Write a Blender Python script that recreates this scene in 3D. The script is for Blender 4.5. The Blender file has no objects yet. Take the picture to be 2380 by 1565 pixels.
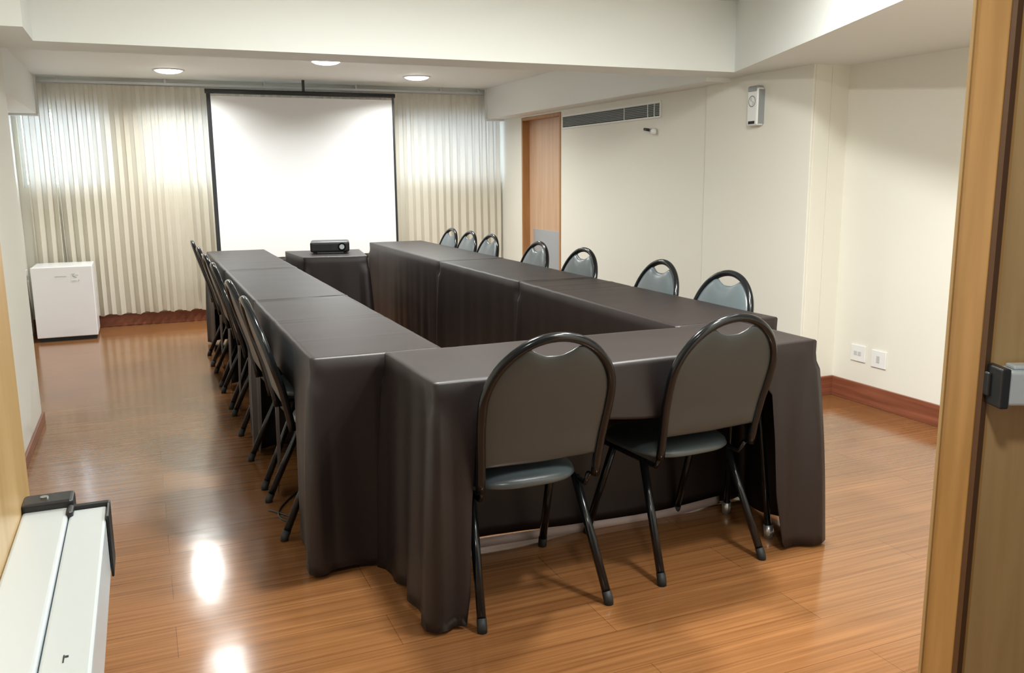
import bpy, bmesh, math, random
from mathutils import Vector, Matrix, noise
random.seed(7)
SC = bpy.context.scene
C = SC.collection
# ------------------------------------------------------------------ camera
F_PX, PITCH, ROLL, YAW, CAM_H = 2016.1, -10.486, -0.558, 22.941, 1.383
cam = bpy.data.cameras.new('camera'); cam.sensor_width = 36.0; cam.lens = F_PX/2380*36.0
cam.clip_start = 0.02; cam.clip_end = 100
co = bpy.data.objects.new('camera', cam); C.objects.link(co); SC.camera = co
a, b, c = math.radians(YAW), math.radians(PITCH), math.radians(ROLL)
fw = Vector((math.sin(a)*math.cos(b), math.cos(a)*math.cos(b), math.sin(b)))
r0 = Vector((math.cos(a), -math.sin(a), 0)); u0 = r0.cross(fw)
r1 = r0*math.cos(c)+u0*math.sin(c); u1 = -r0*math.sin(c)+u0*math.cos(c)
mt = Matrix((r1, u1, -fw)).transposed().to_4x4(); mt.translation = (0, 0, CAM_H)
co.matrix_world = mt
# ------------------------------------------------------------------ view, world, lights
SC.view_settings.view_transform = 'Standard'
try: SC.view_settings.look = 'None'
except Exception: pass
SC.view_settings.exposure = 0.64
SC.view_settings.gamma = 1.0
w = bpy.data.worlds.new('world'); SC.world = w; w.use_nodes = True
w.node_tree.nodes['Background'].inputs[0].default_value = (0.95, 0.97, 1.0, 1)
w.node_tree.nodes['Background'].inputs[1].default_value = 0.16

def area(name, loc, rot, sx, sy, power, col, shape='RECTANGLE', spread=180):
    l = bpy.data.lights.new(name, 'AREA'); l.shape = shape; l.size = sx
    if shape in ('RECTANGLE', 'ELLIPSE'): l.size_y = sy
    l.energy = power; l.color = col; l.spread = math.radians(spread)
    o = bpy.data.objects.new(name, l); o.location = loc; o.rotation_euler = rot
    C.objects.link(o); return o
DAY = (0.80, 0.91, 1.0); WARM = (.98, 1.0, 0.965)
# daylight outside the three high windows of the back wall
WINS = [(-0.95, -0.22, 1.32, 2.02), (0.06, 2.0, 1.32, 2.02), (2.52, 3.70, 1.30, 1.95)]
WPOW = (19, 21, 16)
for (x0, x1, z0, z1), pw in zip(WINS, WPOW):
    area('daylight', ((x0+x1)/2, 9.42, (z0+z1)/2), (math.radians(-90), 0, 0), x1-x0+.3, z1-z0+.2, pw, DAY)
P_FAR, P_TRAY, P_COR = 18, 45, 11
# ------------------------------------------------------------------ materials
def mat(name, col, rough=.5, metal=0, spec=.5, sheen=0, sheen_rough=.5, coat=0, bump=None, var=None, emit=None):
    m = bpy.data.materials.new(name); m.use_nodes = True; nt = m.node_tree; p = nt.nodes['Principled BSDF']
    p.inputs['Base Color'].default_value = (*col, 1); p.inputs['Roughness'].default_value = rough
    p.inputs['Metallic'].default_value = metal; p.inputs['Specular IOR Level'].default_value = spec
    p.inputs['Sheen Weight'].default_value = sheen; p.inputs['Sheen Roughness'].default_value = sheen_rough
    p.inputs['Coat Weight'].default_value = coat
    if emit:
        p.inputs['Emission Color'].default_value = (*emit[0], 1); p.inputs['Emission Strength'].default_value = emit[1]
    if bump or var:
        tc = nt.nodes.new('ShaderNodeTexCoord')
    if bump:
        n = nt.nodes.new('ShaderNodeTexNoise'); n.inputs['Scale'].default_value = bump[0]; n.inputs['Detail'].default_value = 3
        nt.links.new(tc.outputs['Object'], n.inputs['Vector'])
        bp = nt.nodes.new('ShaderNodeBump'); bp.inputs['Strength'].default_value = bump[1]; bp.inputs['Distance'].default_value = .002
        nt.links.new(n.outputs['Fac'], bp.inputs['Height']); nt.links.new(bp.outputs['Normal'], p.inputs['Normal'])
    if var:
        n = nt.nodes.new('ShaderNodeTexNoise'); n.inputs['Scale'].default_value = var[0]; n.inputs['Detail'].default_value = 4
        nt.links.new(tc.outputs['Object'], n.inputs['Vector'])
        rp = nt.nodes.new('ShaderNodeValToRGB')
        rp.color_ramp.elements[0].position = .3; rp.color_ramp.elements[1].position = .7
        rp.color_ramp.elements[0].color = (*[v*(1-var[1]) for v in col], 1)
        rp.color_ramp.elements[1].color = (*[min(1, v*(1+var[1])) for v in col], 1)
        nt.links.new(n.outputs['Fac'], rp.inputs[0]); nt.links.new(rp.outputs[0], p.inputs['Base Color'])
    return m

def wood(name, c1, c2, scale, rough=.35, spec=.5, rot=(0, 0, 0)):
    """streaky grain; scale is the noise mapping scale (small number = along the grain)"""
    m = bpy.data.materials.new(name); m.use_nodes = True; nt = m.node_tree; p = nt.nodes['Principled BSDF']
    tc = nt.nodes.new('ShaderNodeTexCoord'); mp = nt.nodes.new('ShaderNodeMapping'); mp.inputs['Scale'].default_value = scale
    mp.inputs['Rotation'].default_value = rot
    nt.links.new(tc.outputs['Object'], mp.inputs['Vector'])
    n = nt.nodes.new('ShaderNodeTexNoise'); n.inputs['Scale'].default_value = 1; n.inputs['Detail'].default_value = 6; n.inputs['Distortion'].default_value = .4
    nt.links.new(mp.outputs[0], n.inputs['Vector'])
    rp = nt.nodes.new('ShaderNodeValToRGB'); rp.color_ramp.elements[0].position = .3; rp.color_ramp.elements[1].position = .72
    rp.color_ramp.elements[0].color = (*c1, 1); rp.color_ramp.elements[1].color = (*c2, 1)
    nt.links.new(n.outputs['Fac'], rp.inputs[0]); nt.links.new(rp.outputs[0], p.inputs['Base Color'])
    p.inputs['Roughness'].default_value = rough; p.inputs['Specular IOR Level'].default_value = spec
    return m

def floor_mat():
    m = bpy.data.materials.new('glossy laminate floor'); m.use_nodes = True; nt = m.node_tree; p = nt.nodes['Principled BSDF']
    N = nt.nodes.new; L = nt.links.new
    tc = N('ShaderNodeTexCoord'); mp = N('ShaderNodeMapping'); mp.inputs['Scale'].default_value = (1.3, 75, 1)
    L(tc.outputs['Object'], mp.inputs['Vector'])
    n = N('ShaderNodeTexNoise'); n.inputs['Scale'].default_value = 1; n.inputs['Detail'].default_value = 5; n.inputs['Distortion'].default_value = .25
    L(mp.outputs[0], n.inputs['Vector'])
    rp = N('ShaderNodeValToRGB'); e = rp.color_ramp.elements
    e[0].position = .28; e[0].color = (0.165, 0.066, 0.022, 1); e[1].position = .72; e[1].color = (0.30, 0.136, 0.050, 1)
    L(n.outputs['Fac'], rp.inputs[0])
    mp2 = N('ShaderNodeMapping'); mp2.inputs['Scale'].default_value = (1, 1, 1); L(tc.outputs['Object'], mp2.inputs['Vector'])
    br = N('ShaderNodeTexBrick'); br.inputs['Scale'].default_value = 1; br.inputs['Brick Width'].default_value = 1.25
    br.inputs['Row Height'].default_value = .195; br.inputs['Mortar Size'].default_value = .0012; br.inputs['Mortar Smooth'].default_value = .3
    br.inputs['Color1'].default_value = (.92, .92, .92, 1); br.inputs['Color2'].default_value = (1.06, 1.06, 1.06, 1); br.inputs['Mortar'].default_value = (.55, .5, .45, 1)
    L(mp2.outputs[0], br.inputs['Vector'])
    mx = N('ShaderNodeMix'); mx.data_type = 'RGBA'; mx.blend_type = 'MULTIPLY'; mx.inputs['Factor'].default_value = 1
    L(rp.outputs[0], mx.inputs['A']); L(br.outputs['Color'], mx.inputs['B']); L(mx.outputs['Result'], p.inputs['Base Color'])
    p.inputs['Roughness'].default_value = .15; p.inputs['Specular IOR Level'].default_value = .9
    n3 = N('ShaderNodeTexNoise'); n3.inputs['Scale'].default_value = 5; n3.inputs['Detail'].default_value = 2; L(tc.outputs['Object'], n3.inputs['Vector'])
    bp = N('ShaderNodeBump'); bp.inputs['Strength'].default_value = .45; bp.inputs['Distance'].default_value = .0022
    L(n3.outputs['Fac'], bp.inputs['Height']); L(bp.outputs['Normal'], p.inputs['Normal'])
    return m

def curtain_mat():
    m = bpy.data.materials.new('beige curtain fabric'); m.use_nodes = True; nt = m.node_tree; N = nt.nodes.new; L = nt.links.new
    for n in list(nt.nodes): nt.nodes.remove(n)
    out = N('ShaderNodeOutputMaterial'); d = N('ShaderNodeBsdfDiffuse'); t = N('ShaderNodeBsdfTranslucent'); mx = N('ShaderNodeMixShader')
    d.inputs['Color'].default_value = (.78, .73, .62, 1); t.inputs['Color'].default_value = (.84, .84, .82, 1); mx.inputs[0].default_value = .27
    tc = N('ShaderNodeTexCoord'); n = N('ShaderNodeTexNoise'); n.inputs['Scale'].default_value = 300; L(tc.outputs['Object'], n.inputs['Vector'])
    bp = N('ShaderNodeBump'); bp.inputs['Strength'].default_value = .1; bp.inputs['Distance'].default_value = .001
    L(n.outputs['Fac'], bp.inputs['Height']); L(bp.outputs['Normal'], d.inputs['Normal'])
    L(d.outputs[0], mx.inputs[1]); L(t.outputs[0], mx.inputs[2]); L(mx.outputs[0], out.inputs[0]); return m

M = {
 'wall': mat('cream painted wall', (.80, .78, .70), .55, spec=.3, bump=(90, .08)),
 'white': mat('white ceiling paint', (.82, .84, .81), .6, spec=.3),
 'floor': floor_mat(), 'curtain': curtain_mat(),
 'base': wood('reddish wood baseboard', (.17, .052, .026), (.30, .10, .055), (2, 2, 45), .3),
 'maple': wood('maple veneer', (.42, .27, .11), (.53, .36, .165), (26, 26, 1.6), .32),
 'frame': wood('varnished door jamb wood', (.36, .19, .050), (.49, .275, .088), (22, 22, 2.0), .3),
 'fardoor': wood('pinkish beech veneer', (.52, .33, .21), (.62, .42, .28), (20, 20, 1.3), .35),
 'farjamb': wood('orange brown jamb wood', (.36, .17, .06), (.47, .24, .09), (20, 20, 2), .35),
 'cloth': mat('dark brown tablecloth fabric', (.0135, .0080, .0074), .46, spec=.50, bump=(260, .06)),
 'hem': mat('pale cloth edge strip', (.42, .34, .32), .7),
 'black': mat('glossy black enamelled tube', (.005, .006, .007), .17, spec=.42),
 'vinyl': mat('blue grey vinyl', (.075, .094, .100), .30, spec=.6, bump=(140, .12)),
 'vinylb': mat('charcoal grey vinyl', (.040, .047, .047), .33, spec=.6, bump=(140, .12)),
 'gap_strip': mat('dark brown rebate shade', (.10, .042, .010), .5),  # shade of the doorway rebate, given as a colour
 'rubber': mat('black rubber', (.012, .012, .012), .6),
 'plastic': mat('matte black plastic', (.018, .02, .022), .38),
 'screen': mat('matte white screen fabric', (.80, .81, .82), .75, spec=.2),
 'pwhite': mat('white plastic', (.82, .83, .82), .35),
 'fridge': mat('white enamelled steel', (.80, .80, .82), .28),
 'gasket': mat('dark grey seal', (.05, .05, .05), .6),
 'alu': mat('brushed aluminium', (.62, .65, .66), .33, metal=.85),
 'silver': mat('silver painted bar', (.60, .66, .68), .28, metal=.15, bump=(8, .03)),
 'grille': mat('grey grille slats', (.16, .18, .18), .5),
 'groove': mat('dark grille duct', (.03, .032, .032), .8),
 'lamp': mat('lit lamp lens', (1, 1, 1), .4, emit=((1, .98, .94), 9)),
 'glass': mat('window glass', (.9, .95, 1), .05),
 'kick': mat('brushed steel push plate', (.55, .60, .68), .35, metal=.6),
 'logo': mat('grey printed mark', (.30, .32, .33), .5),
 'ink': mat('pale grey printed text', (.55, .56, .60), .5),
 'track': mat('painted steel track', (.62, .64, .66), .4, metal=.2),
 'tabletop': mat('dark laminate table top', (.05, .03, .02), .5),
 'steel': mat('chromed steel', (.75, .75, .75), .2, metal=1),
}
g = M['glass'].node_tree.nodes['Principled BSDF']; g.inputs['Transmission Weight'].default_value = 1.0
# ------------------------------------------------------------------ helpers
def link(name, me, m, parent=None, loc=None, smooth=False):
    o = bpy.data.objects.new(name, me); C.objects.link(o)
    if m is not None:
        for mm in (m if isinstance(m, list) else [m]): me.materials.append(mm)
    if smooth:
        for p in me.polygons: p.use_smooth = True
    if parent is not None: o.parent = parent
    if loc is not None: o.location = loc
    return o
def obj(name, bm, m, parent=None, loc=None, smooth=False, bevel=0, seg=2):
    me = bpy.data.meshes.new(name); bmesh.ops.recalc_face_normals(bm, faces=bm.faces[:]) if len(bm.faces) else None
    bm.to_mesh(me); bm.free(); o = link(name, me, m, parent, loc, smooth)
    if bevel:
        md = o.modifiers.new('bevel', 'BEVEL'); md.width = bevel; md.segments = seg; md.limit_method = 'ANGLE'; md.angle_limit = math.radians(40)
    return o
def box(bm, x0, y0, z0, x1, y1, z1, mtx=None):
    vs = [Vector((x, y, z)) for x in (x0, x1) for y in (y0, y1) for z in (z0, z1)]
    if mtx: vs = [mtx @ v for v in vs]
    v = [bm.verts.new(p) for p in vs]
    for f in ((0, 1, 3, 2), (4, 6, 7, 5), (0, 4, 5, 1), (2, 3, 7, 6), (0, 2, 6, 4), (1, 5, 7, 3)): bm.faces.new([v[i] for i in f])
def tube(bm, pts, r, n=10, cap=True, flat=1.0):
    pts = [Vector(p) for p in pts]; rings = []; up = None
    for i, p in enumerate(pts):
        t = (pts[min(i+1, len(pts)-1)]-pts[max(i-1, 0)]).normalized()
        if up is None: up = t.orthogonal().normalized()
        up = (up-t*up.dot(t)).normalized(); s = t.cross(up)
        rings.append([bm.verts.new(p+up*math.cos(2*math.pi*k/n)*r+s*math.sin(2*math.pi*k/n)*r*flat) for k in range(n)])
    for i in range(len(rings)-1):
        for k in range(n): bm.faces.new((rings[i][k], rings[i][(k+1) % n], rings[i+1][(k+1) % n], rings[i+1][k]))
    if cap: bm.faces.new(rings[0][::-1]); bm.faces.new(rings[-1])
def cyl(bm, p, r, h, axis='z', n=28, r2=None):
    r2 = r if r2 is None else r2; A = []; B = []
    for k in range(n):
        c_, s_ = math.cos(2*math.pi*k/n), math.sin(2*math.pi*k/n)
        f = {'z': lambda q, d: (c_*q, s_*q, d), 'x': lambda q, d: (d, c_*q, s_*q), 'y': lambda q, d: (c_*q, d, s_*q)}[axis]
        A.append(bm.verts.new(Vector(p)+Vector(f(r, 0)))); B.append(bm.verts.new(Vector(p)+Vector(f(r2, h))))
    for k in range(n): bm.faces.new((A[k], A[(k+1) % n], B[(k+1) % n], B[k]))
    bm.faces.new(A[::-1]); bm.faces.new(B)
def prism(bm, poly, z0, z1):
    lo = [bm.verts.new((x, y, z0)) for x, y in poly]; hi = [bm.verts.new((x, y, z1)) for x, y in poly]; n = len(poly)
    for i in range(n): bm.faces.new((lo[i], lo[(i+1) % n], hi[(i+1) % n], hi[i]))
    bm.faces.new(lo[::-1]); bm.faces.new(hi)
def tag(o, label, cat, group=None, kind=None):
    if label: o['label'] = label
    if cat: o['category'] = cat
    if group: o['group'] = group
    if kind: o['kind'] = kind
    return o
def thing(name, label, cat, loc=(0, 0, 0), rz=0, group=None):
    o = bpy.data.objects.new(name, None); C.objects.link(o); o.empty_display_size = .1
    o.location = loc; o.rotation_euler = (0, 0, rz); return tag(o, label, cat, group)
def struct(name, bm, m, label, cat, **k):
    return tag(obj(name, bm, m, **k), label, cat, kind='structure')
def B(*boxes):
    bm = bmesh.new()
    for q in boxes: box(bm, *q)
    return bm
def copy_tree(o, parent=None):
    c_ = o.copy(); C.objects.link(c_); c_.parent = parent
    for ch in [q for q in ALLCH.get(o.name, [])]: copy_tree(ch, c_)
    return c_
ALLCH = {}
def index_children(root):
    ALLCH[root.name] = list(root.children)
    for ch in root.children: index_children(ch)
# ------------------------------------------------------------------ the room
XL, XLN, XR, XR2 = -.99, -.62, 3.71, 3.962
YB, YP, YLN = 9.06, 4.152, 5.58
ZS, ZC, ZT = 2.01, 2.30, 2.43          # soffit, far ceiling, tray ceiling
struct('floor', B((-1.6, -1.6, -.06, 4.3, YB+.1, 0)), M['floor'], 'glossy orange-brown laminate floor with fine grain across the room', 'floor')
struct('wall_back', B((-1.2, YB, 0, 4.0, YB+.16, 1.32), (-1.2, YB, 2.02, 4.0, YB+.16, 2.6), (-1.2, YB, 1.32, -.95, YB+.16, 2.02),
       (-.22, YB, 1.32, .06, YB+.16, 2.02), (2.0, YB, 1.32, 2.52, YB+.16, 2.02), (3.70, YB, 1.32, 4.0, YB+.16, 2.02)), M['wall'],
       'far wall hidden behind the beige curtains', 'wall')
for i, (x0, x1, z0, z1) in enumerate(WINS):
    z0 = 1.32; z1 = 2.02
    bm = B((x0, YB+.05, z0, x0+.03, YB+.09, z1), (x1-.03, YB+.05, z0, x1, YB+.09, z1), (x0+.03, YB+.05, z0, x1-.03, YB+.09, z0+.03), (x0+.03, YB+.05, z1-.03, x1-.03, YB+.09, z1))
    wn = struct('window_%d' % (i+1), bm, M['pwhite'], ['high window glowing behind the curtain above the white fridge', 'high window glowing behind the curtain left of the screen', 'high window glowing behind the curtain right of the screen'][i], 'window')
    obj('window_pane', B((x0+.03, YB+.068, z0+.03, x1-.03, YB+.072, z1-.03)), M['glass'], wn)
# right wall with the doorway near the far end
struct('wall_right', B((XR, YP, 0, XR+.12, 7.534, 2.6), (XR, 7.534, 1.97, XR+.12, 8.454, 2.6), (XR, 8.454, 0, XR+.12, YB, 2.6), (XR-.018, YP, 0, XR, 5.21, 2.25)),
       M['wall'], 'long cream right wall with the grille and the far door', 'wall', bevel=.004)
struct('wall_right_recess', B((XR2, 1.1, 0, XR2+.12, YP, 2.6), (XR+.12, YP, 0, XR2+.12, YP+.1, 2.6)), M['wall'], 'cream recessed wall with two wall plates beside the doorway', 'wall')
struct('wall_left', B((XLN-.6, 1.25, 0, XLN, YLN, 2.6)), M['wall'], 'near left cream wall ending in an outer corner', 'wall', bevel=.006)
struct('wall_left_recess', B((XL-.2, YLN, 0, XL, YB, 2.6)), M['wall'], 'recessed left wall beside the fridge', 'wall')
JX, JY0, JY1 = 1.50, 1.18, 1.254
struct('wall_front', B((-1.2, 1.18, 0, -.25, 1.30, 2.6), (JX+.09, 1.18, 0, 4.1, 1.254, 2.6), (-.25, 1.18, 2.1, JX+.09, 1.254, 2.6)), M['wall'], 'wall around the double doorway the view is taken from', 'wall')
# ceilings: low far ceiling, soffit, raised tray
struct('ceiling', B((-1.2, -1.6, ZT, 4.2, 4.70, ZT+.08), (-1.2, 4.70, ZC, 4.2, YB+.1, ZC+.3)), M['white'], 'white plaster ceiling with recessed round lights', 'ceiling')
bm = bmesh.new(); prism(bm, [(-.385, 4.65), (3.5, 4.65), (3.5, 4.95), (-.97, 4.95), (-.97, 4.65)], ZS, ZT)
struct('trim_1', bm, M['white'], 'wide white ceiling beam crossing the room', 'beam')
bm = bmesh.new(); prism(bm, [(3.5, 4.65), (3.01, 3.40), (2.66, 2.54), (2.40, 1.90), (2.14, 1.254), (3.962, 1.254), (3.962, YP), (3.71, YP), (3.71, 4.95), (3.5, 4.95)], ZS, ZT)
struct('trim_2', bm, M['white'], 'lowered white soffit running diagonally to the right above the recess', 'soffit')
bm = bmesh.new(); prism(bm, [(-.385, 4.25), (-.385, 4.65), (-.97, 4.65), (-.97, 4.25)], ZS, ZT)
struct('trim_3', bm, M['white'], 'small lowered white soffit in the upper left corner', 'soffit')
struct('trim_4', B((3.5, 4.95, 1.985, XR-.0005, 8.93, ZC)), M['white'], 'white boxed duct along the top of the right wall', 'duct casing')
struct('trim_5', B((XL, YLN, 1.965, -.77, 8.93, ZC)), M['white'], 'white boxed duct along the top of the left wall', 'duct casing')
struct('trim_6', B((3.49, 8.86, 1.965, XR-.03, 8.935, 1.985), (3.49, 8.90, 1.985, 3.5, 8.935, 2.30)), M['pwhite'], 'thin white edging under the end of the right duct', 'edging')
struct('trim_7', B((XL, 8.86, 1.945, -.755, 8.935, 1.965), (-.77, 8.90, 1.965, -.755, 8.935, 2.30)), M['pwhite'], 'thin white edging under the end of the left duct', 'edging')
# baseboards
struct('baseboard_back', B((XL, YB-.018, 0, XR, YB, .115)), M['base'], 'reddish wood baseboard under the curtain', 'baseboard', bevel=.003)
struct('baseboard_right', B((XR-.016, 4.152, 0, XR, 7.50, .12), (XR-.016, 8.49, 0, XR, YB-.018, .12)), M['base'], 'reddish wood baseboard along the long right wall', 'baseboard', bevel=.003)
struct('baseboard_right_recess', B((XR2-.016, 1.3, 0, XR2, YP-.016, .122), (XR-.002, YP-.016, 0, XR2, YP, .122)), M['base'], 'reddish wood baseboard in the recess by the doorway', 'baseboard', bevel=.003)
struct('baseboard_left', B((XLN, 1.35, 0, XLN+.014, YLN+.014, .055), (XLN-.36, YLN, 0, XLN, YLN+.014, .055)), M['base'], 'reddish wood baseboard on the near left wall', 'baseboard', bevel=.003)
# ---- far door
d3 = struct('door_3', B((XR+.075, 7.565, .01, XR+.115, 8.424, 1.94)), M['fardoor'], 'pale pinkish wooden door in the far right wall', 'door')
obj('door_frame', B((XR-.004, 8.424, 0, XR+.119, 8.452, 1.968), (XR-.004, 7.536, 0, XR+.119, 7.565, 1.968), (XR-.004, 7.565, 1.94, XR+.119, 8.424, 1.968)), M['farjamb'], d3)
obj('kick_plate', B((XR+.070, 7.62, .12, XR+.075, 8.33, .84)), M['kick'], d3, bevel=.002)
# ---- near doorway jambs
tj = struct('trim_8', B((JX, JY0, 0, JX+.088, JY1, 2.1)), M['frame'], 'varnished wooden jamb on the right of the doorway', 'door jamb', bevel=.002)
obj('edge_bead', B((JX-.003, JY1-.001, 0, JX+.03, JY1+.007, 2.1)), M['maple'], tj, bevel=.001)
obj('door_gap_strip', B((JX+.001, JY0-.012, 0, JX+.0155, JY0, 2.1)), M['gap_strip'], tj)  # shade in the gap beside the leaf, built as a solid dark strip
struct('trim_9', B((-.25, JY0, 0, -.222, 1.31, 2.1)), M['frame'], 'varnished wooden jamb on the left of the doorway', 'door jamb', bevel=.003)
# ---- left leaf, opened straight toward the camera side, with its push bar
dl = struct('door_1', B((-.197, .34, .01, -.156, 1.195, 2.08)), M['maple'], 'left maple door leaf swung open beside the camera', 'door', bevel=.002)
pb = obj('push_bar', B((-.156, .42, .926, -.106, 1.115, .999)), M['silver'], dl, bevel=.004, seg=3)
obj('push_pad', B((-.105, .42, .928, -.065, 1.108, .996)), M['silver'], pb, bevel=.003, seg=3)
bm = B((-.1565, 1.112, .918, -.101, 1.150, 1.008), (-.108, 1.085, .985, -.100, 1.112, 1.003))
obj('end_cap', bm, M['plastic'], pb, bevel=.004, seg=3)
obj('end_cap', B((-.107, 1.108, .924, -.0615, 1.118, 1.000), (-.0645, 1.06, .924, -.0615, 1.108, 1.0)), M['plastic'], pb, bevel=.0015)
bm = bmesh.new(); cyl(bm, (-.133, 1.131, 1.007), .0045, .003, 'z', 16); obj('screw', bm, M['steel'], pb)
bm = B((-.0875, .74, .9958, -.0865, .752, .9966), (-.0862, .748, .9958, -.0835, .7505, .9966)); obj('scratch', bm, M['plastic'], pb)
# ---- right leaf, folded back
ang = math.radians(-23.0); LM = Matrix.Translation((JX+.016, JY0-.003, 0)) @ Matrix.Rotation(ang, 4, 'Z')
def LB(*boxes):
    bm = bmesh.new()
    for q in boxes: box(bm, *q, mtx=LM)
    return bm
dr = struct('door_2', LB((-.0, -.001, .01, .86, .040, 2.08)), M['maple'], 'right maple door leaf folded back at the edge of the view', 'door', bevel=.002)
obj('edge_banding', LB((-.004, -.0022, .01, .012, .041, 2.08)), M['frame'], dr)
pr = obj('push_bar', LB((.014, -.062, .938, .80, -.001, 1.006)), M['silver'], dr, bevel=.006, seg=3)
obj('end_cap', LB((-.004, -.066, .933, .014, -.001, 1.012), (-.010, -.030, .950, -.002, -.004, .998)), M['plastic'], pr, bevel=.007, seg=3)
obj('end_cap', LB((.80, -.062, .928, .84, -.001, 1.018)), M['plastic'], pr, bevel=.007, seg=3)
obj('push_pad', LB((.03, -.045, 1.006, .80, -.012, 1.014)), M['silver'], pr, bevel=.003)
# ------------------------------------------------------------------ ceiling lights
def downlight(x, y, z, power, label, group, r=.112, spread=180):
    t = thing('downlight', label, 'ceiling light', (x, y, z), 0, group)
    bm = bmesh.new(); n = 36
    prof = [(r, 0), (r+.018, 0), (r+.018, -.006), (r, -.009), (r-.004, -.004)]
    rings = [[bm.verts.new((q*math.cos(2*math.pi*k/n), q*math.sin(2*math.pi*k/n), h)) for k in range(n)] for q, h in prof]
    for i in range(len(rings)-1):
        for k in range(n): bm.faces.new((rings[i][k], rings[i][(k+1) % n], rings[i+1][(k+1) % n], rings[i+1][k]))
    obj('rim', bm, M['pwhite'], t, smooth=True)
    bm = bmesh.new(); rg = []
    for q in range(7):
        th = math.pi/2*q/7; rg.append([bm.verts.new(((r-.002)*math.cos(th)*math.cos(2*math.pi*k/n), (r-.002)*math.cos(th)*math.sin(2*math.pi*k/n), -.004-.028*math.sin(th))) for k in range(n)])
    tv = bm.verts.new((0, 0, -.032))
    for i in range(6):
        for k in range(n): bm.faces.new((rg[i][k], rg[i][(k+1) % n], rg[i+1][(k+1) % n], rg[i+1][k]))
    for k in range(n): bm.faces.new((rg[6][k], rg[6][(k+1) % n], tv))
    obj('diffuser', bm, M['lamp'], t, smooth=True)
    l = area('lamp_light', (0, 0, -.034), (0, 0, 0), 2*r-.02, 0, power, WARM, 'DISK', spread); l.parent = t
for (x, y), lb in zip(((.32, 8.2), (1.46, 7.2), (2.47, 8.05), (.35, 6.35), (2.35, 6.15)),
        ('lit round ceiling light left, above the screen and curtain', 'lit round downlight in the middle, nearest the cross beam',
         'lit round downlight at the right above the screen', 'round downlight behind the beam over the left tables', 'round downlight behind the beam over the right tables')):
    downlight(x, y, ZC, P_FAR if y > 7 else 5, lb, 'recessed lights in the far ceiling', spread=150)
for (x, y), lb in zip(((1.0, 3.0), (1.80, 1.72), (2.13, 2.58)), ('round downlight in the raised ceiling over the left tables', 'round downlight in the raised ceiling by the doorway', 'round downlight in the raised ceiling over the front table')):
    downlight(x, y, ZT, P_TRAY*{3.0: .85, 1.72: .45, 2.58: .85}[y], lb, 'recessed lights in the raised ceiling')
downlight(.55, .50, ZT, P_COR, 'round downlight outside the doorway', 'recessed light in the corridor')
# ------------------------------------------------------------------ curtains
def curtain(name, x0, x1, label, seed, y=8.98, top=2.235, hem=.125, amp=.026, per=.078):
    rnd = random.Random(seed); me_bm = bmesh.new(); n = int((x1-x0)/.004); rows = 26
    ph = 0; phs = [];
    for i in range(n+1):
        ph += 2*math.pi*((x1-x0)/n)/(per*(1+.35*noise.noise(Vector((i*.03, seed, 0))))); phs.append(ph)
    grid = []
    for j in range(rows+1):
        t = j/rows; row = []
        for i in range(n+1):
            x = x0+(x1-x0)*i/n; s = math.sin(phs[i]); s = math.copysign(abs(s)**.8, s)
            am = amp*(.55+.6*t)*(1+.3*noise.noise(Vector((i*.02, seed+5, t*.6))))
            slope = .0 if x > -.6 else 0
            xx = x+.028*t*t*noise.noise(Vector((x*2.2, seed+9, t*1.2)))+.0105*(1-.25*t)*(1+.4*noise.noise(Vector((i*.012, seed+2, 0))))*math.sin(phs[i]*2)
            yy = y+am*s+.010*noise.noise(Vector((x*3, t*2, seed)))
            zz = top+(hem-top)*t + (0.010*math.sin(phs[i]*.5)+.010*noise.noise(Vector((x*4, seed, 3))))*(t**6) - .04*(t**3)*max(0, min(1, (.55-x)/1.5))*0
            row.append(me_bm.verts.new((xx, min(yy, 9.035), zz)))
        grid.append(row)
    for j in range(rows):
        for i in range(n): me_bm.faces.new((grid[j][i], grid[j][i+1], grid[j+1][i+1], grid[j+1][i]))
    return tag(obj(name, me_bm, M['curtain'], smooth=True), label, 'curtain', None)
curtain('curtain', -.905, -.667, 'narrow beige pleated curtain in the corner behind the white fridge', 3, y=8.985, per=.085)
curtain('curtain', -.665, 2.35, 'wide beige pleated curtain hanging behind the left side of the projection screen', 11)
curtain('curtain', 2.36, 3.665, 'beige pleated curtain right of the projection screen behind the far chairs', 23, amp=.020, per=.085)
t = thing('curtain_track', 'long pale curtain rail under the ceiling along the back wall', 'curtain rail', (0, 8.98, 2.245))
obj('rail', B((-.76, -.018, 0, 3.49, .018, .022)), M['track'], t)
for x in (-.6, .3, 1.2, 2.1, 3.0, 3.42): obj('bracket', B((x, -.015, .022, x+.02, .015, .055)), M['track'], t)
# ------------------------------------------------------------------ projection screen
t = thing('projection_screen', 'large white projection screen with thin black border hanging before the curtain', 'projection screen', (1.528, 8.66, .60))
sx = .885; sh = 2.165-.60
obj('screen_fabric', B((-sx+.035, -.002, .03, sx-.02, .002, sh-.03)), M['screen'], t)
obj('screen_border', B((-sx, -.004, .0, -sx+.036, .004, sh)), M['plastic'], t)
obj('screen_border', B((sx-.022, -.004, .0, sx, .004, sh)), M['plastic'], t)
bm = bmesh.new(); tube(bm, [(-sx-.01, 0, sh+.012), (sx+.01, 0, sh+.012)], .022, 14); obj('top_case', bm, M['plastic'], t, smooth=True)
bm = bmesh.new(); tube(bm, [(-sx, 0, 0), (sx, 0, 0)], .014, 12); obj('bottom_bar', bm, M['plastic'], t, smooth=True)
obj('hanger', B((-.012, -.01, sh+.03, .012, .01, ZC-.60)), M['plastic'], t)
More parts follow.
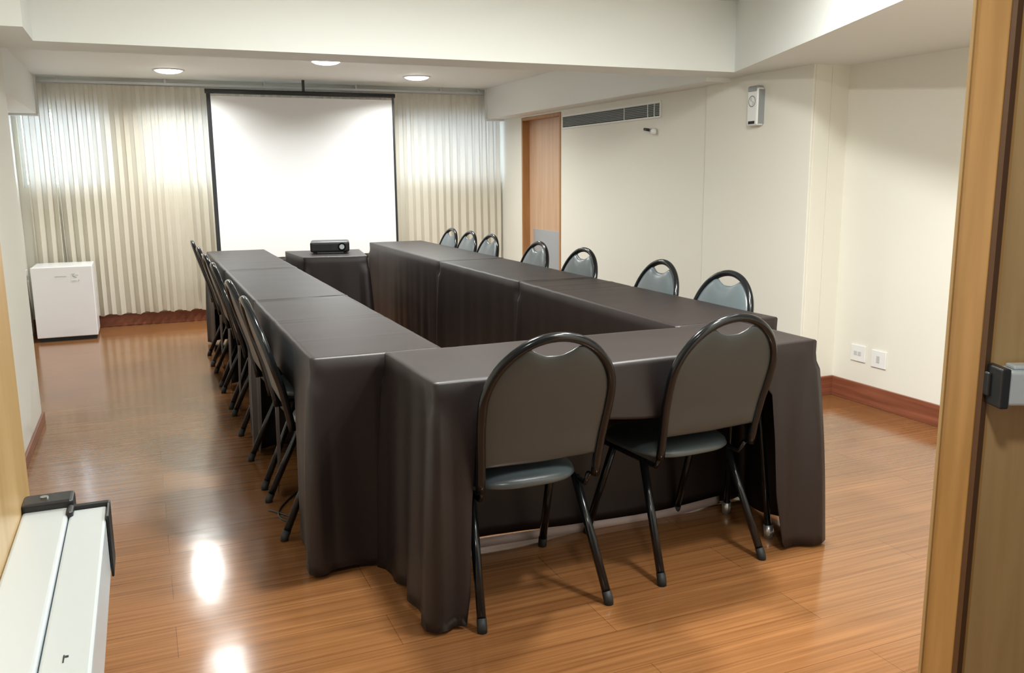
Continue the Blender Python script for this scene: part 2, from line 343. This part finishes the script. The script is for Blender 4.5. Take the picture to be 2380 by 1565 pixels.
# ------------------------------------------------------------------ tablecloths
def sm(a_, b_, x): t_ = max(0, min(1, (x-a_)/(b_-a_))); return t_*t_*(3-2*t_)
def rise(v, lo, hi, w_=.05): return sm(lo-w_, lo, v)*(1-sm(hi, hi+w_, v))
def cloth(name, FL, FR, RR, RL, label, group, hem, seed, z=.78, pleat=.018, step=.018, creases=(), plper=.13, base=.007, flare=None):
    """rectangular cloth: flat top over the table and a hanging skirt of folds. hem(side, u) -> hem height"""
    P_ = [Vector((*p, 0)) for p in (FL, FR, RR, RL)]
    nx = max(6, int((P_[1]-P_[0]).length/step)); ny = max(6, int((P_[3]-P_[0]).length/step))
    bm = bmesh.new(); G = []
    cen = sum(P_, Vector())/4
    for j in range(ny+1):
        row = []
        for i in range(nx+1):
            u_, v_ = i/nx, j/ny
            p = (P_[0]*(1-u_)+P_[1]*u_)*(1-v_)+(P_[3]*(1-u_)+P_[2]*u_)*v_
            zz = z+.0012*noise.noise(Vector((p.x*6, p.y*6, seed)))
            for (axis, pos, hgt, wd) in creases:
                d_ = (v_ if axis == 'v' else u_)-pos-.01*noise.noise(Vector((u_*2, v_*2, seed))); L_ = (P_[3]-P_[0]).length if axis == 'v' else (P_[1]-P_[0]).length
                zz += hgt*math.exp(-(d_*L_/wd)**2)
            row.append(bm.verts.new((p.x, p.y, zz)))
        G.append(row)
    for j in range(ny):
        for i in range(nx): bm.faces.new((G[j][i], G[j][i+1], G[j+1][i+1], G[j+1][i]))
    ring = [(G[0][i], 'front', i/nx) for i in range(nx)]+[(G[j][nx], 'right', j/ny) for j in range(ny)] \
        + [(G[ny][i], 'back', i/nx) for i in range(nx, 0, -1)]+[(G[j][0], 'left', j/ny) for j in range(ny, 0, -1)]
    N_ = len(ring); nrm = {}
    for s_, (p, q) in {'front': (0, 1), 'right': (1, 2), 'back': (2, 3), 'left': (3, 0)}.items():
        d_ = (P_[q]-P_[p]).normalized(); nrm[s_] = Vector((d_.y, -d_.x, 0))
    pos = []; acc = 0
    for k in range(N_):
        pos.append(acc); acc += (ring[(k+1) % N_][0].co-ring[k][0].co).to_2d().length
    nn = [nrm[r_[1]] for r_ in ring]; W_ = max(2, int(.05/step)); sn = []
    for k in range(N_):
        s_ = Vector()
        for q in range(-W_, W_+1): s_ += nn[(k+q) % N_]
        s_ /= (2*W_+1); sn.append(s_)
    corner = [1-min(1, s_.length) for s_ in sn]
    rows = 22; prev = [r_[0] for r_ in ring]
    for j in range(1, rows+1):
        t_ = (j/rows)**1.15; cur = []
        for k in range(N_):
            v0, sd, u_ = ring[k]; uu = u_
            hz = hem(sd, uu); zt = z-.004 if j == 1 else None
            zz = z+(hz-z)*t_; drop = (z-zz)/z
            s = pos[k]/plper
            cf = min(1, corner[k]/.25)
            fold = noise.noise(Vector((s, seed*3.1, drop*.5)))*1.4
            lo = 1-rise(hz, .15, 9, .1)*.75
            fl = flare(sd, uu) if flare else 1
            off = base*min(1, j/2.)+ pleat*(drop**.8)*(1+fold)*lo*fl + cf*.030*math.sin(min(1, drop*1.3)*math.pi*.5)*lo*fl - cf*.010*(1 if 1 < j < 4 else 0)
            off = max(.003, off)
            q = v0.co+sn[k].normalized()*off
            q.z = zz if j > 1 else z-.006
            if j == 1: q = v0.co+sn[k].normalized()*.005; q.z = z-.006
            cur.append(bm.verts.new(q))
        for k in range(N_): bm.faces.new((prev[k], cur[k], cur[(k+1) % N_], prev[(k+1) % N_]))
        prev = cur
    o = obj(name, bm, M['cloth'], smooth=True)
    md = o.modifiers.new('solidify', 'SOLIDIFY'); md.thickness = .0015; md.offset = -1
    return tag(o, label, 'tablecloth', group)
# chair positions
YR = [3.364, 3.98, 4.88, 5.52, 6.42, 6.90, 7.38]
YL = [3.485, 4.095, 5.0, 5.62, 6.25, 6.95]
XCL, XCR = .415, 2.482
FRONT = [(1.09, 2.308, 0.0), (1.764, 2.362, 3.5)]
def side_hem(y0, y1, side, ys, raised=.60):
    def h(sd, u_):
        if sd != side: return .012+.012*math.sin(u_*9)
        y = y0+(y1-y0)*u_; m = 0
        for c_ in ys: m = max(m, rise(y, c_-.215, c_+.215, .045))
        return .015+(raised-.015)*m
    return h
LY = [2.913, 4.47, 6.05, 7.724]; X0, X1 = .492, .955
lab = ['dark brown cloth on the nearest table of the left row, one end facing the camera', 'dark brown cloth on the middle table of the left row', 'dark brown cloth on the farthest table of the left row, by the screen']
cr = [(('v', .22, .0012, .006), ('v', .50, -.0016, .008), ('v', .985, .006, .012), ('v', .56, .002, .01)), (('v', .93, -.002, .012), ('v', .985, .005, .012)), (('v', .3, .001, .01),)]
for i in range(3):
    cloth('tablecloth', (X0, LY[i]+.003*(i > 0)), (X1, LY[i]+.003*(i > 0)), (X1, LY[i+1]-.003), (X0, LY[i+1]-.003), lab[i], 'dark brown cloths of the left row',
          side_hem(LY[i], LY[i+1], 'left', YL), 5+i, z=.78+.0015*i, creases=cr[i], flare=(lambda sd, u_, i=i: .15 if (sd == 'back' or (sd == 'front' and (i > 0 or u_ > .5))) else 1))
RY = [2.913, 4.565, 5.95, 8.012]; XI = [1.955, 1.985, 1.96, 1.957]; XO = 2.455
lab = ['dark brown cloth on the nearest table of the right row, behind the front table', 'dark brown cloth on the middle table of the right row', 'dark brown cloth on the farthest table of the right row, near the projector table']
cr = [(('v', .985, .006, .012), ('v', .72, -.002, .012), ('v', .85, .002, .02)), (('v', .4, .001, .01),), (('v', .5, .001, .01),)]
for i in range(3):
    cloth('tablecloth', (XI[i], RY[i]+.003*(i > 0)), (XO, RY[i]+.003*(i > 0)), (XO, RY[i+1]-.003), (XI[i+1], RY[i+1]-.003), lab[i], 'dark brown cloths of the right row',
          side_hem(RY[i], RY[i+1], 'right', YR), 15+i, z=.782+.0015*i, creases=cr[i], pleat=.009, plper=.10, flare=(lambda sd, u_, i=i: .15 if (sd == 'back' or (sd == 'front' and i >= 0)) else 1))
cloth('tablecloth', (1.14, 6.81), (1.61, 6.70), (1.70, 7.36), (1.10, 7.46), 'dark brown cloth on the small table under the black projector', None, lambda s_, u_: .015, 31)
FQ = ((.757, 2.380), (2.236, 2.436), (2.236, 2.872), (.747, 2.893))
def fhem(sd, u_):
    if sd == 'front':
        x = .757+1.479*u_
        m = sm(.835, .885, x)*(1-sm(2.03, 2.10, x))
        return .012+(.60-.012+.02*math.sin(x*7)+.0)*m-.0*m
    if sd == 'back': return .028+.012*math.sin(u_*7)
    return .010+.012*math.sin(u_*5)
fc = cloth('tablecloth', *FQ, 'dark brown cloth on the front table nearest the camera, raised over two chairs', None, fhem, 41, z=.784, pleat=.026, plper=.11,
      creases=(('u', .165, -.0012, .01),), flare=lambda sd, u_: .12 if sd == 'back' else (.08 if sd == 'front' and .1 < u_ < .87 else 1))
hm = bmesh.new(); pts = []  # pale strip along the foot of the front cloth's back skirt
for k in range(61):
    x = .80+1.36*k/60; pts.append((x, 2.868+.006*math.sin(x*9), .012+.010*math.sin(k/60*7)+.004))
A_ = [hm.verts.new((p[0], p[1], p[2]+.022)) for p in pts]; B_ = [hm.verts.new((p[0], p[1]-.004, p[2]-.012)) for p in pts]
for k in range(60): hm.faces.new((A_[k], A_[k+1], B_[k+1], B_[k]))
hmo = obj('cloth_edge_strip', hm, M['hem'], fc, smooth=True); hmo['label'] = 'pale strip along the cloth edge near the floor'
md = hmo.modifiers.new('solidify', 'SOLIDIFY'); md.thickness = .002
# the table under the front cloth: its legs show through the raised side
t = thing('folding_table', 'folding table under the front cloth, its grey foot ends showing in the dark opening', 'table', (1.495, 2.655, 0))
obj('tabletop', B((-.72, -.19, .748, .72, .19, .775)), M['tabletop'], t, bevel=.004)
for sx_ in (-1, 1):
    for sy_ in (-1, 1):
        bm = bmesh.new(); tube(bm, [(sx_*.60, sy_*.06, .75), (sx_*.64, sy_*.13, .03)], .0125, 10)
        lg = obj('leg', bm, M['black'], t, smooth=True)
        bm = bmesh.new(); tube(bm, [(sx_*.64, sy_*.13-.0, .05), (sx_*.642, sy_*.135, .0)], .019, 12); obj('foot_cap', bm, M['alu'], lg, smooth=True)
# ------------------------------------------------------------------ chairs
def pad(bm, outline, frame, th, rings=8, n=None, pw=5.0, tb=None):
    """bulged cushion: outline in 2-D (star shaped round its centre), frame(u, v, w) -> 3-D point"""
    cx_ = sum(p[0] for p in outline)/len(outline); cy_ = sum(p[1] for p in outline)/len(outline); n = len(outline)
    for sgn in (1, -1):
        T_ = th if sgn > 0 else (tb if tb is not None else th)
        cvert = bm.verts.new(frame(cx_, cy_, sgn*T_)); prev = None
        for k in range(1, rings+1):
            r_ = 1-(1-k/rings)**1.8; wv = T_*(1-r_**pw)**.5 if r_ < 1 else 0
            cur = [bm.verts.new(frame(cx_+(p[0]-cx_)*r_, cy_+(p[1]-cy_)*r_, sgn*wv)) for p in outline]
            for q in range(n):
                if prev is None: bm.faces.new((cvert, cur[q], cur[(q+1) % n]))
                else: bm.faces.new((prev[q], cur[q], cur[(q+1) % n], prev[(q+1) % n]))
            prev = cur
    bmesh.ops.remove_doubles(bm, verts=bm.verts[:], dist=1e-5)
def by_(z): # depth of the leaning back at height z
    pts_ = [(.43, .058), (.50, .046), (.60, .025), (.78, -.030), (.90, -.066), (1.0, -.094)]
    for (z0, y0), (z1, y1) in zip(pts_, pts_[1:]):
        if z <= z1: return y0+(y1-y0)*(z-z0)/(z1-z0)
    return pts_[-1][1]
def halfw(z): return .199+.014*sm(.45, .70, z)
def make_chair(label):
    t = thing('banquet_chair', label, 'chair', (0, 0, 0), 0)
    pts_ = []; ZA = .715; R_ = .205
    for k in range(8): z = .43+(ZA-.43)*k/8; pts_.append((-halfw(z), by_(z), z))
    for k in range(33):
        th = math.pi*k/32; z = ZA+R_*math.sin(th); pts_.append((-halfw(ZA)*math.cos(th), by_(z), z))
    for k in range(8, 0, -1): z = .43+(ZA-.43)*(k-1)/8; pts_.append((halfw(z), by_(z), z))
    bm = bmesh.new(); tube(bm, pts_, .0150, 12); bf = obj('back_frame', bm, M['black'], t, smooth=True)
    # padded back panel with the scooped grip at its top
    out = []; zb = .505; ins = .009
    def hw(z): return halfw(z)-ins
    for k in range(9): out.append((-hw(zb)+2*hw(zb)*k/8, zb+.004*abs(k/4-1)))
    for k in range(1, 9): z = zb+(ZA-zb)*k/8; out.append((hw(z), z))
    tt = []
    for k in range(1, 24):
        th = math.pi*k/24; x = hw(ZA)*math.cos(th); z = ZA+(R_-ins)*math.sin(th)
        dip = .050*(math.cos(min(1, abs(x)/.100)**1.4*math.pi)*.5+.5)
        tt.append((x, z-dip))
    out += tt
    for k in range(8, 0, -1): z = zb+(ZA-zb)*k/8; out.append((-hw(z), z))
    bm = bmesh.new(); pad(bm, out, lambda u_, v_, w_: Vector((u_, by_(v_)+w_, v_)), .020, rings=9, tb=.009)
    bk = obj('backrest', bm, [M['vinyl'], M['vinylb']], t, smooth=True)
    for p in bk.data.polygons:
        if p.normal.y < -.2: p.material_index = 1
    # seat
    so = []
    for k in range(56):
        th = 2*math.pi*k/56; c_, s_ = math.cos(th), math.sin(th)
        x = math.copysign(abs(c_)**.62, c_)*.205; y = .295+math.copysign(abs(s_)**.70, s_)*.200
        x *= 1+.05*(y-.295)/.2
        so.append((x, y))
    bm = bmesh.new(); pad(bm, so, lambda u_, v_, w_: Vector((u_, v_, .412+w_)), .036, rings=8, pw=6, tb=.016)
    obj('seat', bm, M['vinyl'], t, smooth=True)
    bm = bmesh.new(); zf = .39; tube(bm, [(-.185, .075, .432), (-.185, .10, zf), (-.19, .44, zf), (-.16, .465, zf), (.16, .465, zf), (.19, .44, zf), (.185, .10, zf), (.185, .075, .432)], .0095, 8)
    obj('seat_frame', bm, M['black'], t, smooth=True)
    for s_ in (-1, 1):
        for pl in ([(s_*.186, .175, .393), (s_*.222, 0.0, .012)], [(s_*.189, .36, .393), (s_*.215, .50, .012)]):
            bm = bmesh.new(); tube(bm, pl, .0145, 10); lg = obj('leg', bm, M['black'], t, smooth=True)
            e = Vector(pl[1]); d_ = (Vector(pl[0])-e).normalized()
            bm = bmesh.new(); tube(bm, [e+d_*.03, e+d_*.002, Vector((e.x, e.y, .0))], .016, 10); obj('rubber_foot', bm, M['rubber'], lg, smooth=True)
    return t
ch0 = make_chair('grey vinyl chair at the front table, nearest the camera, left of the two'); index_children(ch0)
ch0.location = (FRONT[0][0], FRONT[0][1], 0); ch0.rotation_euler.z = math.radians(FRONT[0][2])
def put(x, y, rz, label, group):
    o = copy_tree(ch0); o.location = (x, y, 0); o.rotation_euler = (0, 0, math.radians(rz)); o['label'] = label; o['group'] = group; return o
put(FRONT[1][0], FRONT[1][1], FRONT[1][2], 'grey vinyl chair at the front table, right of the two', 'chairs at the front table'); ch0['group'] = 'chairs at the front table'
RL = ['grey round-backed chair of the right row, nearest to the wall recess',
      'grey round-backed chair behind the right row, second nearest', 'grey round-backed chair just right of the far door, behind the right row',
      'grey round-backed chair in front of the far wooden door', 'grey round-backed chair before the curtain, rightmost of the three far ones',
      'grey round-backed chair before the curtain, middle of the three far ones', 'grey round-backed chair before the curtain, farthest of the right row']
for i, y in enumerate(YR): put(XCR+(.02 if i in (1, 2) else 0), y, 90+[1, -2, 2, 0, 0, 0, 0][i], RL[i], 'chairs along the right row')
LL = ['edge-on chair at the left row, nearest the camera', 'edge-on chair at the left row, second nearest the camera', 'edge-on chair at the left row, third from the camera',
      'edge-on chair at the left row, fourth from the camera', 'edge-on chair at the left row, second from its far end', 'edge-on chair at the far end of the left row, by the curtain']
for i, y in enumerate(YL): put(XCL, y, -90+[0, 1, -1, 1, 0, -1][i], LL[i], 'chairs along the left row')
# ------------------------------------------------------------------ projector
t = thing('projector', 'black projector lying on the small cloth-covered table before the screen', 'projector', (1.405, 7.11, .7815), math.radians(-12))
obj('case', B((-.155, -.115, .012, .155, .115, .098)), M['plastic'], t, bevel=.018, seg=4)
bm = bmesh.new(); cyl(bm, (.095, -.112, .055), .032, -.012, 'y', 28); obj('lens_ring', bm, M['black'], t, smooth=False)
bm = bmesh.new(); cyl(bm, (.095, -.1245, .055), .02, -.001, 'y', 24); obj('lens', bm, M['silver'], t)
obj('vent', B((-.12, -.1165, .035, .02, -.1148, .040), (-.12, -.1165, .050, .02, -.1148, .055), (-.12, -.1165, .065, .02, -.1148, .070)), M['rubber'], t)
for x in (-.12, .12):
    for y in (-.08, .08):
        bm = bmesh.new(); cyl(bm, (x, y, 0), .012, .014, 'z', 14); obj('foot', bm, M['rubber'], t)
# ------------------------------------------------------------------ fridge
t = thing('mini_fridge', 'small white fridge standing at the left in front of the curtain', 'fridge', (-.662, 8.40, 0))
obj('body', B((-.235, .045, .03, .235, .47, .648)), M['fridge'], t, bevel=.006)
obj('door_gap_strip', B((-.23, .035, .035, .23, .045, .64)), M['gasket'], t)
dd = obj('door', B((-.240, -.005, .035, .238, .035, .65)), M['fridge'], t, bevel=.007, seg=3)
obj('name_badge', B((-.06, -.0065, .563, .03, -.0048, .570)), M['ink'], dd)
bm = B((.068, -.0065, .520, .130, -.0048, .588)); obj('energy_label', bm, M['pwhite'], dd)
obj('label_print', B((.072, -.0075, .580, .098, -.0064, .585), (.080, -.0075, .560, .100, -.0064, .566), (.088, -.0075, .552, .112, -.0064, .556), (.075, -.0075, .568, .088, -.0064, .573),
    (.100, -.0075, .571, .126, -.0064, .574), (.122, -.0075, .524, .128, -.0064, .530), (.072, -.0075, .524, .108, -.0064, .526)), M['logo'], dd)
obj('plinth', B((-.225, .02, 0, .225, .45, .03)), M['rubber'], t)
# small white socket behind the fridge
t = thing('wall_socket', 'small white socket box low on the recess wall left of the fridge', 'socket', (XL, 8.70, .52))
obj('plate', B((0, -.05, 0, .03, .05, .09)), M['pwhite'], t, bevel=.004)
# ------------------------------------------------------------------ grille, bracket, dispenser, plates on the right wall
t = thing('air_grille', 'long dark grey air grille high on the right wall', 'air vent', (XR, 6.65, 1.872))
gz = .048; gl = .83
obj('frame', B((-.010, -gl-.012, gz, 0, gl+.012, gz+.014), (-.010, -gl-.012, -gz-.014, 0, gl+.012, -gz), (-.010, -gl-.014, -gz, 0, -gl, gz), (-.010, gl, -gz, 0, gl+.012, gz),), M['white'], t)
obj('backing', B((-.003, -gl, -gz, -.0006, gl, gz)), M['groove'], t)
bm = bmesh.new()
for k in range(7): zc = -gz+.008+k*.0134; box(bm, -.009, -gl, zc, -.004, gl, zc+.0095)
obj('slat', bm, M['grille'], t)
for yv in (-.30, -.66, -.755): obj('divider', B((-.0105, yv-.004, -gz, -.003, yv+.004, gz)), M['white'], t)
t = thing('wall_sensor', 'tiny dark sensor on a bracket below the grille', 'sensor', (XR, 5.92, 1.72))
obj('bracket', B((-.03, -.012, -.008, 0, .012, .012)), M['grille'], t, bevel=.002)
bm = bmesh.new(); tube(bm, [(-.03, .01, .004), (-.035, .07, .012)], .011, 12); obj('sensor_head', bm, M['plastic'], t, smooth=True)
bm = bmesh.new(); cyl(bm, (-.045, -.05, -.012), .02, .03, 'x', 20, r2=.026); obj('cover', bm, M['pwhite'], t, smooth=True)
t = thing('air_freshener', 'white wall dispenser with a grey ring mark high on the right wall', 'dispenser', (XR-.018, 4.64, 1.685))
obj('case', B((-.055, -.052, 0, 0, .052, .235)), M['pwhite'], t, bevel=.012, seg=4)
obj('cap', B((-.058, -.048, .205, -.002, .048, .246)), M['logo'], t, bevel=.012, seg=3)
bm = bmesh.new(); n = 28; ra, rb = .036, .029
A_ = [bm.verts.new((-.0562, ra*math.cos(2*math.pi*k/n), .150+ra*math.sin(2*math.pi*k/n))) for k in range(n)]
B_ = [bm.verts.new((-.0562, rb*math.cos(2*math.pi*k/n), .150+rb*math.sin(2*math.pi*k/n))) for k in range(n)]
for k in range(n): bm.faces.new((A_[k], A_[(k+1) % n], B_[(k+1) % n], B_[k]))
for s_ in (-1, 1):
    pv = None
    for k in range(9):
        th = math.pi*(.15+.85*k/8); y = s_*.012*math.sin(th*1.0); z = .150+s_*(.024*math.cos(th)*.5+.012)
        cv = (bm.verts.new((-.0562, y-.003, z)), bm.verts.new((-.0562, y+.003, z)))
        if pv: bm.faces.new((pv[0], pv[1], cv[1], cv[0]))
        pv = cv
obj('logo', bm, M['logo'], t)
obj('nozzle', B((-.0575, -.030, .010, -.053, .030, .028)), M['rubber'], t)
obj('side_shell', B((-.045, -.0545, .010, 0, -.0505, .222)), M['logo'], t)
for nm, y0, y1, z0, z1, lb, k in (('wall_switch', 3.885, 4.0, .252, .352, 'white double wall plate low on the recess wall, nearer the corner', 2), ('wall_socket', 3.725, 3.835, .242, .345, 'white single wall plate low on the recess wall, nearer the doorway', 1)):
    t = thing(nm, lb, 'wall plate', (XR2, (y0+y1)/2, (z0+z1)/2)); hy, hz = (y1-y0)/2, (z1-z0)/2
    obj('plate', B((-.010, -hy, -hz, 0, hy, hz)), M['pwhite'], t, bevel=.003, seg=3)
    if k == 2: obj('insert', B((-.0125, -.028, -.012, -.009, -.004, .012), (-.0125, .004, -.012, -.009, .028, .012)), M['track'], t)
    else: obj('insert', B((-.0125, -.012, -.02, -.009, .012, .02)), M['track'], t)
# ------------------------------------------------------------------ loose cable under the left chairs
bm = bmesh.new(); pts_ = []
for k in range(40):
    q = k/39; pts_.append((.40+.16*q+.05*math.sin(q*9), 3.60-.18*math.sin(q*5.0)+.08*q, .004))
tube(bm, pts_, .004, 6)
tag(obj('cable', bm, M['plastic'], smooth=True), 'thin dark cable looped on the floor under the nearest left chair', 'cable')
